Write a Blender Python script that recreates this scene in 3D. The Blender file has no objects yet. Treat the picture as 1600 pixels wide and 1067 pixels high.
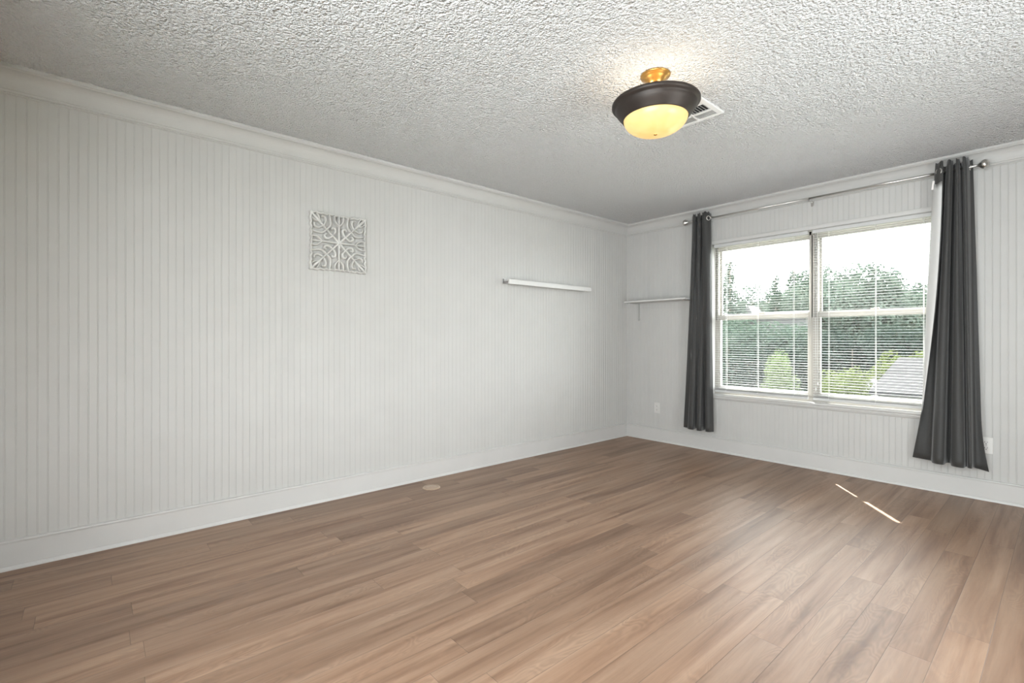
import bpy, math, random
from mathutils import Vector, noise
random.seed(7)
C = bpy.context.scene.collection
SC = bpy.context.scene
PI = math.pi

# ------------------------------------------------------------------ camera, light, exposure
cam_d = bpy.data.cameras.new('camera')
cam = bpy.data.objects.new('camera', cam_d); C.objects.link(cam)
cam.location = (3.3868, -4.7030, 1.1242)
cam.rotation_euler = (PI/2, 0, math.radians(49.0934))
cam_d.sensor_width = 36.0
cam_d.lens = 36.0*755.0/1600.0
cam_d.shift_y = -3.85/1600.0
cam_d.clip_start = 0.02; cam_d.clip_end = 600
SC.camera = cam

SKY = 6.3
SUN = 15.0
world = bpy.data.worlds.new('sky'); SC.world = world
world.use_nodes = True
wn = world.node_tree.nodes; wl = world.node_tree.links
wn.clear()
wo = wn.new('ShaderNodeOutputWorld'); wb = wn.new('ShaderNodeBackground')
wb.inputs['Color'].default_value = (0.94, 0.97, 1.0, 1); wb.inputs['Strength'].default_value = SKY
wl.new(wb.outputs[0], wo.inputs[0])

sun_d = bpy.data.lights.new('sun', 'SUN'); sun_d.energy = SUN; sun_d.angle = math.radians(0.53)
sun_d.color = (1.0, 0.95, 0.87)
sun = bpy.data.objects.new('sun', sun_d); C.objects.link(sun)
sun.location = (-4, 6, 9)
sun.rotation_euler = Vector((0.6225, -0.7827, -1.42)).to_track_quat('-Z', 'Y').to_euler()

port_d = bpy.data.lights.new('window_daylight', 'AREA'); port_d.shape = 'RECTANGLE'
port_d.size = 1.80; port_d.size_y = 1.53; port_d.energy = 1
port_d.cycles.is_portal = True
port = bpy.data.objects.new('window_daylight', port_d); C.objects.link(port)
port.location = (1.91, 0.20, 1.32); port.rotation_euler = (-PI/2, 0, 0)

por3_d = bpy.data.lights.new('rear_fill_portal', 'AREA'); por3_d.shape = 'RECTANGLE'  # portal guiding sky light through the added rear window
por3_d.size = 2.00; por3_d.size_y = 2.08; por3_d.energy = 1
por3_d.cycles.is_portal = True
por3 = bpy.data.objects.new('rear_fill_portal', por3_d); C.objects.link(por3)
por3.location = (2.95, -5.31, 1.24); por3.rotation_euler = (PI/2, 0, 0)

por2_d = bpy.data.lights.new('side_fill_portal', 'AREA'); por2_d.shape = 'RECTANGLE'  # portal guiding sky light through the added side window
por2_d.size = 1.50; por2_d.size_y = 0.95; por2_d.energy = 1
por2_d.cycles.is_portal = True
por2 = bpy.data.objects.new('side_fill_portal', por2_d); C.objects.link(por2)
por2.location = (4.20, -2.275, 1.05); por2.rotation_euler = (0, PI/2, 0)

vs = SC.view_settings
SC.display_settings.display_device = 'sRGB'
vs.view_transform = 'Standard'; vs.look = 'None'; vs.gamma = 1.0; vs.use_curve_mapping = False
vs.exposure = 1.36
SC.cycles.use_denoising = True
SC.cycles.max_bounces = 16; SC.cycles.diffuse_bounces = 12; SC.cycles.transparent_max_bounces = 16
SC.cycles.sample_clamp_indirect = 12.0
SC.cycles.caustics_reflective = False; SC.cycles.caustics_refractive = False

# ------------------------------------------------------------------ room numbers
RX, RY, H = 4.06, -5.18, 2.44
OX0, OX1, OZ0, OZ1 = 1.03, 2.79, 0.575, 2.07        # window opening
WT = 0.16                                           # window wall thickness

# ------------------------------------------------------------------ material helpers
class NT:
    def __init__(s, name):
        s.m = bpy.data.materials.new(name); s.m.use_nodes = True
        s.t = s.m.node_tree; s.t.nodes.clear()
        s.out = s.n('ShaderNodeOutputMaterial')
    def n(s, kind, **kw):
        x = s.t.nodes.new(kind)
        for k, v in kw.items(): setattr(x, k, v)
        return x
    def l(s, a, b): s.t.links.new(a, b)
    def val(s, sock, v):
        if isinstance(v, bpy.types.NodeSocket): s.l(v, sock)
        else: sock.default_value = v
    def math(s, op, a, b=None, c=None):
        x = s.n('ShaderNodeMath', operation=op)
        s.val(x.inputs[0], a)
        if b is not None: s.val(x.inputs[1], b)
        if c is not None: s.val(x.inputs[2], c)
        return x.outputs[0]
    def comb(s, a, b, c):
        x = s.n('ShaderNodeCombineXYZ')
        for i, v in enumerate((a, b, c)): s.val(x.inputs[i], v)
        return x.outputs[0]
    def noise(s, vec, scale, detail=3, rough=.5, dist=0.0, dims='3D'):
        x = s.n('ShaderNodeTexNoise', noise_dimensions=dims)
        s.l(vec, x.inputs['Vector'])
        x.inputs['Scale'].default_value = scale; x.inputs['Detail'].default_value = detail
        x.inputs['Roughness'].default_value = rough; x.inputs['Distortion'].default_value = dist
        return x.outputs['Fac']
    def ramp(s, fac, stops):
        x = s.n('ShaderNodeValToRGB'); s.l(fac, x.inputs[0])
        e = x.color_ramp.elements
        while len(e) < len(stops): e.new(0.5)
        for i, (p, c) in enumerate(stops):
            e[i].position = p; e[i].color = (*c, 1)
        return x.outputs['Color']
    def mix(s, fac, a, b, blend='MIX'):
        x = s.n('ShaderNodeMix', data_type='RGBA', blend_type=blend)
        s.val(x.inputs[0], fac)
        for i, v in ((6, a), (7, b)):
            if isinstance(v, bpy.types.NodeSocket): s.l(v, x.inputs[i])
            else: x.inputs[i].default_value = (*v, 1)
        return x.outputs[2]
    def bsdf(s, color=(.8, .8, .8), rough=.5, metal=0.0, spec=.5, **kw):
        b = s.n('ShaderNodeBsdfPrincipled')
        if isinstance(color, bpy.types.NodeSocket): s.l(color, b.inputs['Base Color'])
        else: b.inputs['Base Color'].default_value = (*color, 1)
        s.val(b.inputs['Roughness'], rough); b.inputs['Metallic'].default_value = metal
        b.inputs['Specular IOR Level'].default_value = spec
        for k, v in kw.items(): b.inputs[k].default_value = v
        s.l(b.outputs[0], s.out.inputs[0]); s.b = b
        return b
    def bump(s, height, strength, dist):
        x = s.n('ShaderNodeBump'); s.l(height, x.inputs['Height'])
        x.inputs['Strength'].default_value = strength; x.inputs['Distance'].default_value = dist
        s.l(x.outputs[0], s.b.inputs['Normal'])
    def pos(s): return s.n('ShaderNodeNewGeometry').outputs['Position']
    def obj(s): return s.n('ShaderNodeTexCoord').outputs['Object']

def paint(name, col, rough=.5, spec=.4, bump=.08, scale=90, metal=0.0, var=.02):
    n = NT(name); p = n.obj()
    f = n.noise(p, 6, 3)
    dark = tuple(c*(1-var) for c in col); lite = tuple(min(1, c*(1+var)) for c in col)
    n.bsdf(n.ramp(f, [(.3, dark), (.7, lite)]), rough, metal, spec)
    if bump: n.bump(n.noise(p, scale, 2), bump, .002)
    return n.m

M = {}
M['wall'] = paint('beadboard_paint', (.480, .473, .460), .55, .35, .05, 120)
M['trim'] = paint('trim_paint', (.52, .512, .50), .38, .45, .04, 70)
M['crown'] = paint('crown_paint', (.480, .473, .460), .5, .35, .04, 70)
M['shelf'] = paint('shelf_paint', (.58, .573, .56), .4, .45, .04, 80)
M['bracket'] = paint('bracket_metal', (.36, .355, .34), .45, .5, .0)
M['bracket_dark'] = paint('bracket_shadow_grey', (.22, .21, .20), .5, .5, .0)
M['art'] = paint('carved_whitewash', (.60, .59, .57), .6, .3, .25, 160, var=.08)
M['vinyl'] = paint('window_vinyl', (.37, .352, .322), .42, .45, .02, 40)
M['track'] = paint('window_track_shade', (.03, .028, .026), .6, .3, .0)  # weatherstrip and the shade of the track in one near-black colour
M['slat'] = paint('blind_slat', (.52, .52, .515), .45, .4, .0)
M['cord'] = paint('blind_cord', (.84, .84, .82), .7, .2, .0)
M['steel'] = paint('brushed_nickel', (.60, .585, .56), .28, .5, .02, 200, metal=1.0)
M['lining'] = paint('curtain_lining', (.58, .575, .565), .85, .15, .1, 250)
M['tag'] = paint('curtain_tag', (.80, .76, .75), .8, .1, .0)
M['plate'] = paint('outlet_plastic', (.60, .585, .565), .35, .5, .0)
M['slot'] = paint('outlet_slot', (.06, .05, .05), .5, .3, .0)
M['bronze'] = paint('oil_rubbed_bronze', (.032, .024, .020), .46, .4, .05, 60, metal=.3, var=.2)
M['brass'] = paint('antique_brass', (.50, .285, .085), .30, .5, .03, 60, metal=.9, var=.1)
M['vent'] = paint('vent_enamel', (.74, .74, .73), .45, .4, .0)
M['duct_shade'] = paint('vent_shade', (.035, .035, .035), .8, .2, .0)
M['cover'] = paint('floor_cover_plastic', (.40, .30, .225), .42, .4, .05, 60)
M['plain'] = paint('plain_wall_paint', (.80, .795, .785), .6, .3, .05, 60)

def fabric():
    n = NT('charcoal_fabric'); p = n.obj()
    w = n.noise(p, 260, 2, .6)
    c = n.ramp(w, [(.3, (.036, .0353, .0345)), (.7, (.052, .051, .0497))])
    n.bsdf(c, .62, 0, .35)
    n.b.inputs['Sheen Weight'].default_value = .25; n.b.inputs['Sheen Roughness'].default_value = .4
    n.bump(w, .25, .002)
    return n.m
M['fabric'] = fabric()

def popcorn():
    n = NT('popcorn_ceiling'); p = n.pos()
    a = n.noise(p, 54, 3, .62)
    v = n.n('ShaderNodeTexVoronoi', feature='SMOOTH_F1'); n.l(p, v.inputs['Vector'])
    v.inputs['Scale'].default_value = 95; v.inputs['Smoothness'].default_value = .6
    b = n.noise(p, 140, 2, .6)
    h = n.math('ADD', n.math('MULTIPLY', a, 1.3), n.math('SUBTRACT', n.math('MULTIPLY', b, .45), n.math('MULTIPLY', v.outputs['Distance'], .7)))
    n.bsdf((.925, .925, .922), .9, 0, .1)
    n.bump(h, 1.0, .045)
    return n.m
M['popcorn'] = popcorn()

def floor_mat():
    n = NT('plank_floor'); p = n.pos()
    s = n.n('ShaderNodeSeparateXYZ'); n.l(p, s.inputs[0])
    x, y = s.outputs[0], s.outputs[1]
    W, LN = .1215, 1.22
    u = n.math('DIVIDE', n.math('SUBTRACT', x, .0345), W)
    row = n.math('FLOOR', u); fu = n.math('FRACT', u)
    w1 = n.n('ShaderNodeTexWhiteNoise', noise_dimensions='1D'); n.l(row, w1.inputs['W'])
    v = n.math('ADD', n.math('DIVIDE', y, LN), n.math('MULTIPLY', w1.outputs['Value'], 7.31))
    idx = n.math('FLOOR', v); fv = n.math('FRACT', v)
    w2 = n.n('ShaderNodeTexWhiteNoise', noise_dimensions='2D'); n.l(n.comb(row, idx, 0), w2.inputs['Vector'])
    rnd = w2.outputs['Value']
    w3 = n.n('ShaderNodeTexWhiteNoise', noise_dimensions='2D'); n.l(n.comb(idx, n.math('ADD', row, 41.7), 0), w3.inputs['Vector'])
    rnd2 = w3.outputs['Value']
    off = n.math('MULTIPLY', rnd, 53.0)
    # board coordinates: x across, y along, offset per plank
    vec = n.comb(n.math('ADD', x, off), n.math('ADD', y, n.math('MULTIPLY', rnd2, 37.0)), off)
    def stretched(sx, sy):
        mp = n.n('ShaderNodeMapping'); n.l(vec, mp.inputs[0]); mp.inputs['Scale'].default_value = (sx, sy, 1)
        return mp.outputs[0]
    streak = n.noise(stretched(17, 1.1), 1.0, 4, .55, .4)           # broad streaks
    fine = n.noise(stretched(190, 7.0), 1.0, 4, .65)                # pores
    # cathedral figure: contour lines of a stretched noise
    fig = n.noise(stretched(10, 2.3), 1.0, 2.2, .48, .5)
    ring = n.math('SINE', n.math('MULTIPLY', fig, 120.0))
    figm = n.noise(stretched(7, 1.6), 1.0, 1.5)
    figmask = n.math('MINIMUM', n.math('MAXIMUM', n.math('MULTIPLY', n.math('SUBTRACT', figm, .46), 7.0), .12), 1.0)
    base = n.ramp(streak, [(.28, (.132, .068, .038)), (.48, (.222, .133, .084)), (.70, (.288, .187, .126))])
    tone = n.math('ADD', .84, n.math('MULTIPLY', rnd, .30))
    c = n.mix(1.0, base, n.comb(tone, tone, tone), 'MULTIPLY')
    g = n.math('ADD', .80, n.math('MULTIPLY', fine, .40))
    c = n.mix(1.0, c, n.comb(g, g, g), 'MULTIPLY')
    r = n.math('ADD', 1.0, n.math('MULTIPLY', n.math('MULTIPLY', ring, figmask), .085))
    c = n.mix(1.0, c, n.comb(r, r, r), 'MULTIPLY')
    # seams
    eu = n.math('MULTIPLY', n.math('MINIMUM', fu, n.math('SUBTRACT', 1.0, fu)), W)
    ev = n.math('MULTIPLY', n.math('MINIMUM', fv, n.math('SUBTRACT', 1.0, fv)), LN)
    e = n.math('MINIMUM', eu, ev)
    seam = n.math('MINIMUM', n.math('DIVIDE', e, .0014), 1.0)
    sc_ = n.math('ADD', .42, n.math('MULTIPLY', seam, .58))
    c = n.mix(1.0, c, n.comb(sc_, sc_, sc_), 'MULTIPLY')
    ro = n.math('ADD', .38, n.math('MULTIPLY', fine, .14))
    n.bsdf(c, ro, 0, .62)
    hgt = n.math('ADD', n.math('MULTIPLY', seam, 1.0), n.math('ADD', n.math('MULTIPLY', fine, .25), n.math('MULTIPLY', n.math('MULTIPLY', ring, figmask), .10)))
    n.bump(hgt, .35, .0016)
    return n.m
M['floor'] = floor_mat()

def glass_mat():
    n = NT('window_glass')
    t = n.n('ShaderNodeBsdfTransparent'); t.inputs[0].default_value = (.97, .985, .975, 1)
    g = n.n('ShaderNodeBsdfGlossy'); g.inputs['Roughness'].default_value = 0.0
    mx = n.n('ShaderNodeMixShader'); mx.inputs[0].default_value = .05
    n.l(t.outputs[0], mx.inputs[1]); n.l(g.outputs[0], mx.inputs[2]); n.l(mx.outputs[0], n.out.inputs[0])
    return n.m
M['glass'] = glass_mat()

def bowl_mat():
    n = NT('amber_glass_bowl'); p = n.obj()
    f = n.noise(p, 9, 3, .5, 1.2)
    c = n.ramp(f, [(.3, (1.0, .52, .13)), (.62, (1.0, .68, .25))])
    b = n.bsdf((.42, .30, .14), .3, 0, .4)
    n.l(c, b.inputs['Emission Color']); b.inputs['Emission Strength'].default_value = .30
    return n.m
M['bowl'] = bowl_mat()

def leaf_mat(name, dark, lite, trans=.35):
    n = NT(name); p = n.pos()
    f = n.noise(p, 1.6, 3, .7)
    g = n.n('ShaderNodeTexWhiteNoise', noise_dimensions='1D')
    gi = n.n('ShaderNodeNewGeometry'); n.l(gi.outputs['Random Per Island'], g.inputs['W'])
    k = n.math('ADD', n.math('MULTIPLY', f, .6), n.math('MULTIPLY', g.outputs['Value'], .4))
    c = n.ramp(k, [(.25, dark), (.75, lite)])
    d = n.n('ShaderNodeBsdfDiffuse'); n.l(c, d.inputs[0])
    t = n.n('ShaderNodeBsdfTranslucent'); n.l(c, t.inputs[0])
    mx = n.n('ShaderNodeMixShader'); mx.inputs[0].default_value = trans
    n.l(d.outputs[0], mx.inputs[1]); n.l(t.outputs[0], mx.inputs[2]); n.l(mx.outputs[0], n.out.inputs[0])
    return n.m
M['leaf_haze'] = leaf_mat('haze_pale_foliage', (0.0472, 0.0650, 0.0532), (0.0650, 0.0807, 0.0650))  # haze and overexposure of the far trees put into the leaf colour
M['leaf_mid'] = leaf_mat('mid_foliage', (0.0284, 0.0441, 0.0345), (0.0464, 0.0622, 0.0472))
M['leaf_dark'] = leaf_mat('dark_foliage', (0.0078, 0.0134, 0.0110), (0.0217, 0.0307, 0.0244))
M['leaf_lime'] = leaf_mat('lime_foliage', (0.0484, 0.0655, 0.0184), (0.0742, 0.0886, 0.0315))
M['leaf_olive'] = leaf_mat('olive_foliage', (.062, .085, .040), (.098, .122, .058))
M['bark'] = paint('tree_bark', (.10, .085, .07), .9, .1, .6, 12, var=.3)
def lawn_mat():
    n = NT('lawn_grass'); p = n.pos()
    f = n.noise(p, .5, 4, .6)
    n.bsdf(n.ramp(f, [(.3, (.055, .070, .022)), (.7, (.085, .098, .034))]), .95, 0, .1)
    return n.m
M['lawn'] = lawn_mat()
M['asphalt'] = paint('driveway_concrete', (0.0480, 0.0480, 0.0492), .9, .2, .1, 4, var=.1)
M['shingle'] = paint('roof_shingles', (0.0072, 0.0074, 0.0083), .9, .1, .4, 9, var=.15)
M['siding'] = paint('house_siding', (0.0768, 0.0768, 0.0754), .8, .2, .1, 5)
M['shed_white'] = paint('shed_white', (0.2400, 0.2400, 0.2340), .7, .2, .1, 5)
M['pale_roof'] = paint('pale_roof', (0.0960, 0.1020, 0.1080), .8, .2, .1, 5)

# ------------------------------------------------------------------ mesh helpers
class MB:
    def __init__(s): s.v = []; s.f = []; s.sm = []
    def add(s, vs_, fs, smooth=False):
        o = len(s.v); s.v += [tuple(v) for v in vs_]
        s.f += [tuple(i+o for i in f) for f in fs]; s.sm += [smooth]*len(fs)
        return s
    def box(s, x0, x1, y0, y1, z0, z1, bev=0.0):
        if bev <= 0:
            v = [(x, y, z) for x in (x0, x1) for y in (y0, y1) for z in (z0, z1)]
            return s.add(v, [(0, 1, 3, 2), (4, 6, 7, 5), (0, 4, 5, 1), (2, 3, 7, 6), (0, 2, 6, 4), (1, 5, 7, 3)])
        import bmesh
        bm = bmesh.new(); bmesh.ops.create_cube(bm, size=1)
        for q in bm.verts:
            q.co = ((x0+x1)/2+q.co.x*(x1-x0), (y0+y1)/2+q.co.y*(y1-y0), (z0+z1)/2+q.co.z*(z1-z0))
        bmesh.ops.bevel(bm, geom=list(bm.edges), offset=bev, segments=2, affect='EDGES', profile=.5)
        bm.verts.index_update()
        s.add([q.co[:] for q in bm.verts], [tuple(q.index for q in f.verts) for f in bm.faces]); bm.free()
        return s
    def extrude(s, prof, a, b, mapf, closed=True, caps=True, smooth=False):
        # prof: list of (p,q); mapf(p,q,t) -> xyz ; swept from t=a to t=b
        n = len(prof)
        v = [mapf(p, q, a) for p, q in prof] + [mapf(p, q, b) for p, q in prof]
        f = [(i, (i+1) % n, (i+1) % n+n, i+n) for i in range(n if closed else n-1)]
        if caps and closed: f += [tuple(range(n)), tuple(range(2*n-1, n-1, -1))]
        return s.add(v, f, smooth)
    def lathe(s, prof, seg=48, axis='z', org=(0, 0, 0)):
        # prof (r, h)
        n = len(prof); v = []
        for k in range(seg):
            a = 2*PI*k/seg
            for r, h in prof:
                c, d = r*math.cos(a), r*math.sin(a)
                p = (c, d, h) if axis == 'z' else ((h, c, d) if axis == 'x' else (c, h, d))
                v.append(tuple(org[i]+p[i] for i in range(3)))
        f = []
        for k in range(seg):
            j = (k+1) % seg
            for i in range(n-1):
                f.append((k*n+i, j*n+i, j*n+i+1, k*n+i+1))
        return s.add(v, f, True)
    def tube(s, pts, r, seg=8, caps=True):
        pts = [Vector(p) for p in pts]; rs = r if isinstance(r, (list, tuple)) else [r]*len(pts)
        v = []; up = None
        for i, p in enumerate(pts):
            d = (pts[min(i+1, len(pts)-1)]-pts[max(i-1, 0)]).normalized()
            if up is None: up = Vector((0, 0, 1)) if abs(d.z) < .9 else Vector((1, 0, 0))
            a = d.cross(up).normalized(); b = a.cross(d).normalized(); up = b
            for k in range(seg):
                t = 2*PI*k/seg
                v.append(p+a*(rs[i]*math.cos(t))+b*(rs[i]*math.sin(t)))
        f = [(i*seg+k, i*seg+(k+1) % seg, (i+1)*seg+(k+1) % seg, (i+1)*seg+k) for i in range(len(pts)-1) for k in range(seg)]
        if caps: f += [tuple(range(seg))[::-1], tuple((len(pts)-1)*seg+k for k in range(seg))]
        return s.add(v, f, True)
    def build(s, name, mat, parent=None, loc=(0, 0, 0)):
        me = bpy.data.meshes.new(name)
        me.from_pydata(s.v, [], s.f)
        me.polygons.foreach_set('use_smooth', s.sm)
        import bmesh
        bm = bmesh.new(); bm.from_mesh(me)
        bmesh.ops.recalc_face_normals(bm, faces=bm.faces); bm.to_mesh(me); bm.free()
        me.materials.append(M[mat]); me.update()
        o = bpy.data.objects.new(name, me); C.objects.link(o)
        if parent is not None:
            o.parent = parent
            if parent.location.length > 0 or loc != (0, 0, 0):
                off = tuple(a-b for a, b in zip(loc, parent_world(parent)))
                o.location = off
        else: o.location = loc
        return o
def parent_world(o):
    p = Vector((0, 0, 0))
    while o is not None: p = p+o.location; o = o.parent
    return p
def thing(name, label, cat, loc=(0, 0, 0), group=None):
    o = bpy.data.objects.new(name, None); C.objects.link(o); o.location = loc
    o.empty_display_size = .1
    return tag(o, label, cat, group)
def tag(o, label, cat, group=None):
    o['label'] = label; o['category'] = cat
    if group: o['group'] = group
    return o
def struct(o, label=None, cat=None):
    o['kind'] = 'structure'
    if label: o['label'] = label
    if cat: o['category'] = cat
    return o
def relabel(o, s): o['label'] = s; return o

# ------------------------------------------------------------------ floor and ceiling
b = MB(); b.box(-.12, RX+.12, RY-.12, WT, -.10, 0)
struct(b.build('floor', 'floor'), 'brown wood plank floor running toward the window', 'floor')
b = MB(); b.box(-.12, RX+.12, RY-.12, WT, H, H+.10)
struct(b.build('ceiling', 'popcorn'), 'white popcorn textured ceiling', 'ceiling')

# ------------------------------------------------------------------ beadboard walls
PITCH = .0382
def bead_profile(a0, a1, phase):
    """list of (along, depth) with depth >= 0 into the wall"""
    pts = [(a0, 0.0)]
    k = math.floor((a0-phase)/PITCH)-1
    while True:
        g = phase+k*PITCH
        if g > a1: break
        for da, dd in ((-.0036, 0), (-.0028, .0011), (-.0019, .0013), (-.0008, .0003), (0.0, .0), (.0008, .0003), (.0019, .0013), (.0028, .0011), (.0036, 0)):
            p = g+da
            if a0 < p < a1: pts.append((p, dd))
        k += 1
    pts.append((a1, 0.0))
    return pts
# left wall: plane x = 0
b = MB()
pr = bead_profile(RY, 0, -4.3793)
v = []
for y, dd in pr: v += [(-dd, y, 0), (-dd, y, H)]
b.add(v, [(2*i, 2*i+2, 2*i+3, 2*i+1) for i in range(len(pr)-1)])
b.box(-.12, -.004, RY-.12, WT, 0, H)
struct(b.build('wall_left', 'wall'), 'long white beadboard wall on the left', 'wall')
# window wall: plane y = 0
b = MB()
def strip(x0, x1, z0, z1):
    pr = bead_profile(x0, x1, .019)
    v = []
    for x, dd in pr: v += [(x, dd, z0), (x, dd, z1)]
    b.add(v, [(2*i, 2*i+1, 2*i+3, 2*i+2) for i in range(len(pr)-1)])
strip(0, OX0, 0, H); strip(OX1, RX, 0, H); strip(OX0, OX1, 0, OZ0); strip(OX0, OX1, OZ1, H)
b.box(0, OX0, .004, WT, 0, H); b.box(OX1, RX+.12, .004, WT, 0, H)
b.box(OX0, OX1, .004, WT, 0, OZ0-.04); b.box(OX0, OX1, .004, WT, OZ1, H)
struct(b.build('wall_back', 'wall'), 'white beadboard wall around the double window', 'wall')
SY0, SY1, SZ0, SZ1 = -2.75, -1.80, .30, 1.80         # added window in the unseen right wall, lets in fill light
b = MB(); b.box(RX, RX+.12, RY-.12, SY0, 0, H); b.box(RX, RX+.12, SY1, 0, 0, H); b.box(RX, RX+.12, SY0, SY1, 0, SZ0); b.box(RX, RX+.12, SY0, SY1, SZ1, H); struct(b.build('wall_right', 'plain'), 'plain white wall to the right of the camera', 'wall')
WX0, WX1, WZ0, WZ1 = 1.95, 3.95, .20, 2.28            # added window behind the camera, there to brighten the room
b = MB(); b.box(0, WX0, RY-.12, RY, 0, H); b.box(WX1, RX, RY-.12, RY, 0, H); b.box(WX0, WX1, RY-.12, RY, 0, WZ0); b.box(WX0, WX1, RY-.12, RY, WZ1, H); struct(b.build('wall_front', 'plain'), 'plain white wall behind the camera', 'wall')

w3 = bpy.data.objects.new('added_window_rear', None); C.objects.link(w3); w3.location = ((WX0+WX1)/2, RY-.06, WZ0)
struct(w3, 'added fill light window in the unseen wall behind the camera', 'window')
b = MB()
for xa, xb in ((WX0, WX0+.04), ((WX0+WX1)/2-.025, (WX0+WX1)/2+.025), (WX1-.04, WX1)): b.box(xa, xb, RY-.09, RY-.03, WZ0, WZ1, .003)
b.box(WX0, WX1, RY-.09, RY-.03, WZ0, WZ0+.04, .003); b.box(WX0, WX1, RY-.09, RY-.03, WZ1-.04, WZ1, .003)
b.build('window_frame', 'vinyl', w3)
b = MB(); b.box(WX0+.03, WX1-.03, RY-.062, RY-.058, WZ0+.03, WZ1-.03); b.build('pane', 'glass', w3)

w4 = bpy.data.objects.new('added_window_side', None); C.objects.link(w4); w4.location = (RX+.06, (SY0+SY1)/2, SZ0)
struct(w4, 'added fill light window in the unseen right wall', 'window')
b = MB()
for ya, yb in ((SY0, SY0+.04), (SY1-.04, SY1)): b.box(RX+.03, RX+.09, ya, yb, SZ0, SZ1, .003)
for za, zb in ((SZ0, SZ0+.04), ((SZ0+SZ1)/2-.02, (SZ0+SZ1)/2+.02), (SZ1-.04, SZ1)): b.box(RX+.03, RX+.09, SY0, SY1, za, zb, .003)
b.build('window_frame', 'vinyl', w4)
b = MB(); b.box(RX+.058, RX+.062, SY0+.03, SY1-.03, SZ0+.03, SZ1-.03); b.build('pane', 'glass', w4)

# ------------------------------------------------------------------ baseboards (board, top bead, shoe mould)
bprof = [(0, 0), (.021, 0), (.021, .004), (.019, .011), (.015, .016), (.012, .018), (.012, .128), (.013, .133), (.0165, .1345), (.0175, .138), (.0165, .142), (.013, .1445), (0, .1455)]
def mould(name, prof, mat, label, cat, sides):
    for nm, side in sides:
        b = MB()
        if side == 'left': b.extrude(prof, RY, 0, lambda p, q, t: (p, t, q))
        elif side == 'back': b.extrude(prof, 0, RX, lambda p, q, t: (t, -p, q))
        elif side == 'right': b.extrude(prof, RY, 0, lambda p, q, t: (RX-p, t, q))
        else: b.extrude(prof, 0, RX, lambda p, q, t: (t, RY+p, q))
        struct(b.build(nm, mat), label % side, cat)
mould('baseboard', bprof, 'trim', 'white baseboard with shoe moulding along the %s wall', 'baseboard',
      [('baseboard_left', 'left'), ('baseboard_back', 'back'), ('baseboard_right', 'right'), ('baseboard_front', 'front')])
# crown: cove
cp = [(0, H), (0, H-.125), (.006, H-.125), (.009, H-.121), (.006, H-.116), (.011, H-.113), (.014, H-.106), (.011, H-.100)]
for k in range(9):
    a = PI/2*k/8
    cp.append((.013+.050*(1-math.cos(a)), H-.096+.072*math.sin(a)))
cp += [(.066, H-.020), (.0735, H-.016), (.0735, H)]
mould('crown', cp, 'crown', 'white crown moulding at the top of the %s wall', 'trim',
      [('trim_1', 'left'), ('trim_2', 'back'), ('trim_3', 'right'), ('trim_4', 'front')])

# ------------------------------------------------------------------ window: two single-hung units side by side
XM = 1.9175
def window(nm, x0, x1, label):
    r = bpy.data.objects.new(nm, None); C.objects.link(r); r.location = ((x0+x1)/2, .10, OZ0)
    struct(r, label, 'window')
    gx0, gx1 = x0+.051, x1-.051
    fz0, fz1 = OZ0, OZ1
    b = MB()                                     # outer frame: head, sill, jambs
    b.box(x0, x0+.008, .070, .150, fz0, fz1); b.box(x1-.008, x1, .070, .150, fz0, fz1)
    b.box(x0+.018, x0+.034, .070, .108, fz0, fz1); b.box(x1-.034, x1-.018, .070, .108, fz0, fz1)
    b.box(x0+.008, x0+.036, .108, .150, fz0, fz1); b.box(x1-.036, x1-.008, .108, .150, fz0, fz1)
    b.box(x0, x1, .070, .150, fz1-.030, fz1); b.box(x0, x1, .070, .150, fz0, fz0+.026)
    b.box(x0, x1, .062, .078, fz0, fz0+.034)
    b.build('window_frame', 'vinyl', r)
    for a, c in ((x0+.008, x0+.020), (x1-.020, x1-.008)):   # jamb tracks: near-black strip as shade in the open upper part, covers below
        t = MB(); t.box(a, c, .086, .108, 1.315, fz1-.03); relabel(t.build('sash_track_shade', 'track', r), 'near-black strip as shade in the empty sash track')
        t = MB(); t.box(a, c, .072, .108, fz0+.026, 1.315); t.build('track_cover', 'vinyl', r)
    def sash(name, zb, zt, ya, yb, bot, top):
        s = MB()
        s.box(x0+.034, gx0, ya, yb, zb, zt, .003); s.box(gx1, x1-.034, ya, yb, zb, zt, .003)
        s.box(gx0-.002, gx1+.002, ya, yb, zb, zb+bot, .003); s.box(gx0-.002, gx1+.002, ya, yb, zt-top, zt, .003)
        o = s.build(name, 'vinyl', r)
        g = MB(); g.box(gx0-.002, gx1+.002, (ya+yb)/2-.002, (ya+yb)/2+.002, zb+bot-.002, zt-top+.002)
        relabel(g.build('pane', 'glass', o), 'clear glass pane')
        return o
    sash('upper_sash', 1.322, fz1-.030, .112, .136, .044, .030)
    lo = sash('lower_sash', fz0+.026, 1.366, .076, .104, .050, .050)
    k = MB()                                     # sash lock on the meeting rail
    cx = (x0+x1)/2
    k.box(cx-.03, cx+.03, .080, .100, 1.366, 1.374, .002); k.box(cx-.008, cx+.028, .082, .092, 1.374, 1.383, .002)
    k.build('sash_lock', 'vinyl', lo)
window('window_1', OX0, XM, 'left sash unit of the double window')
window('window_2', XM, OX1, 'right sash unit of the double window beside the long curtain')
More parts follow.
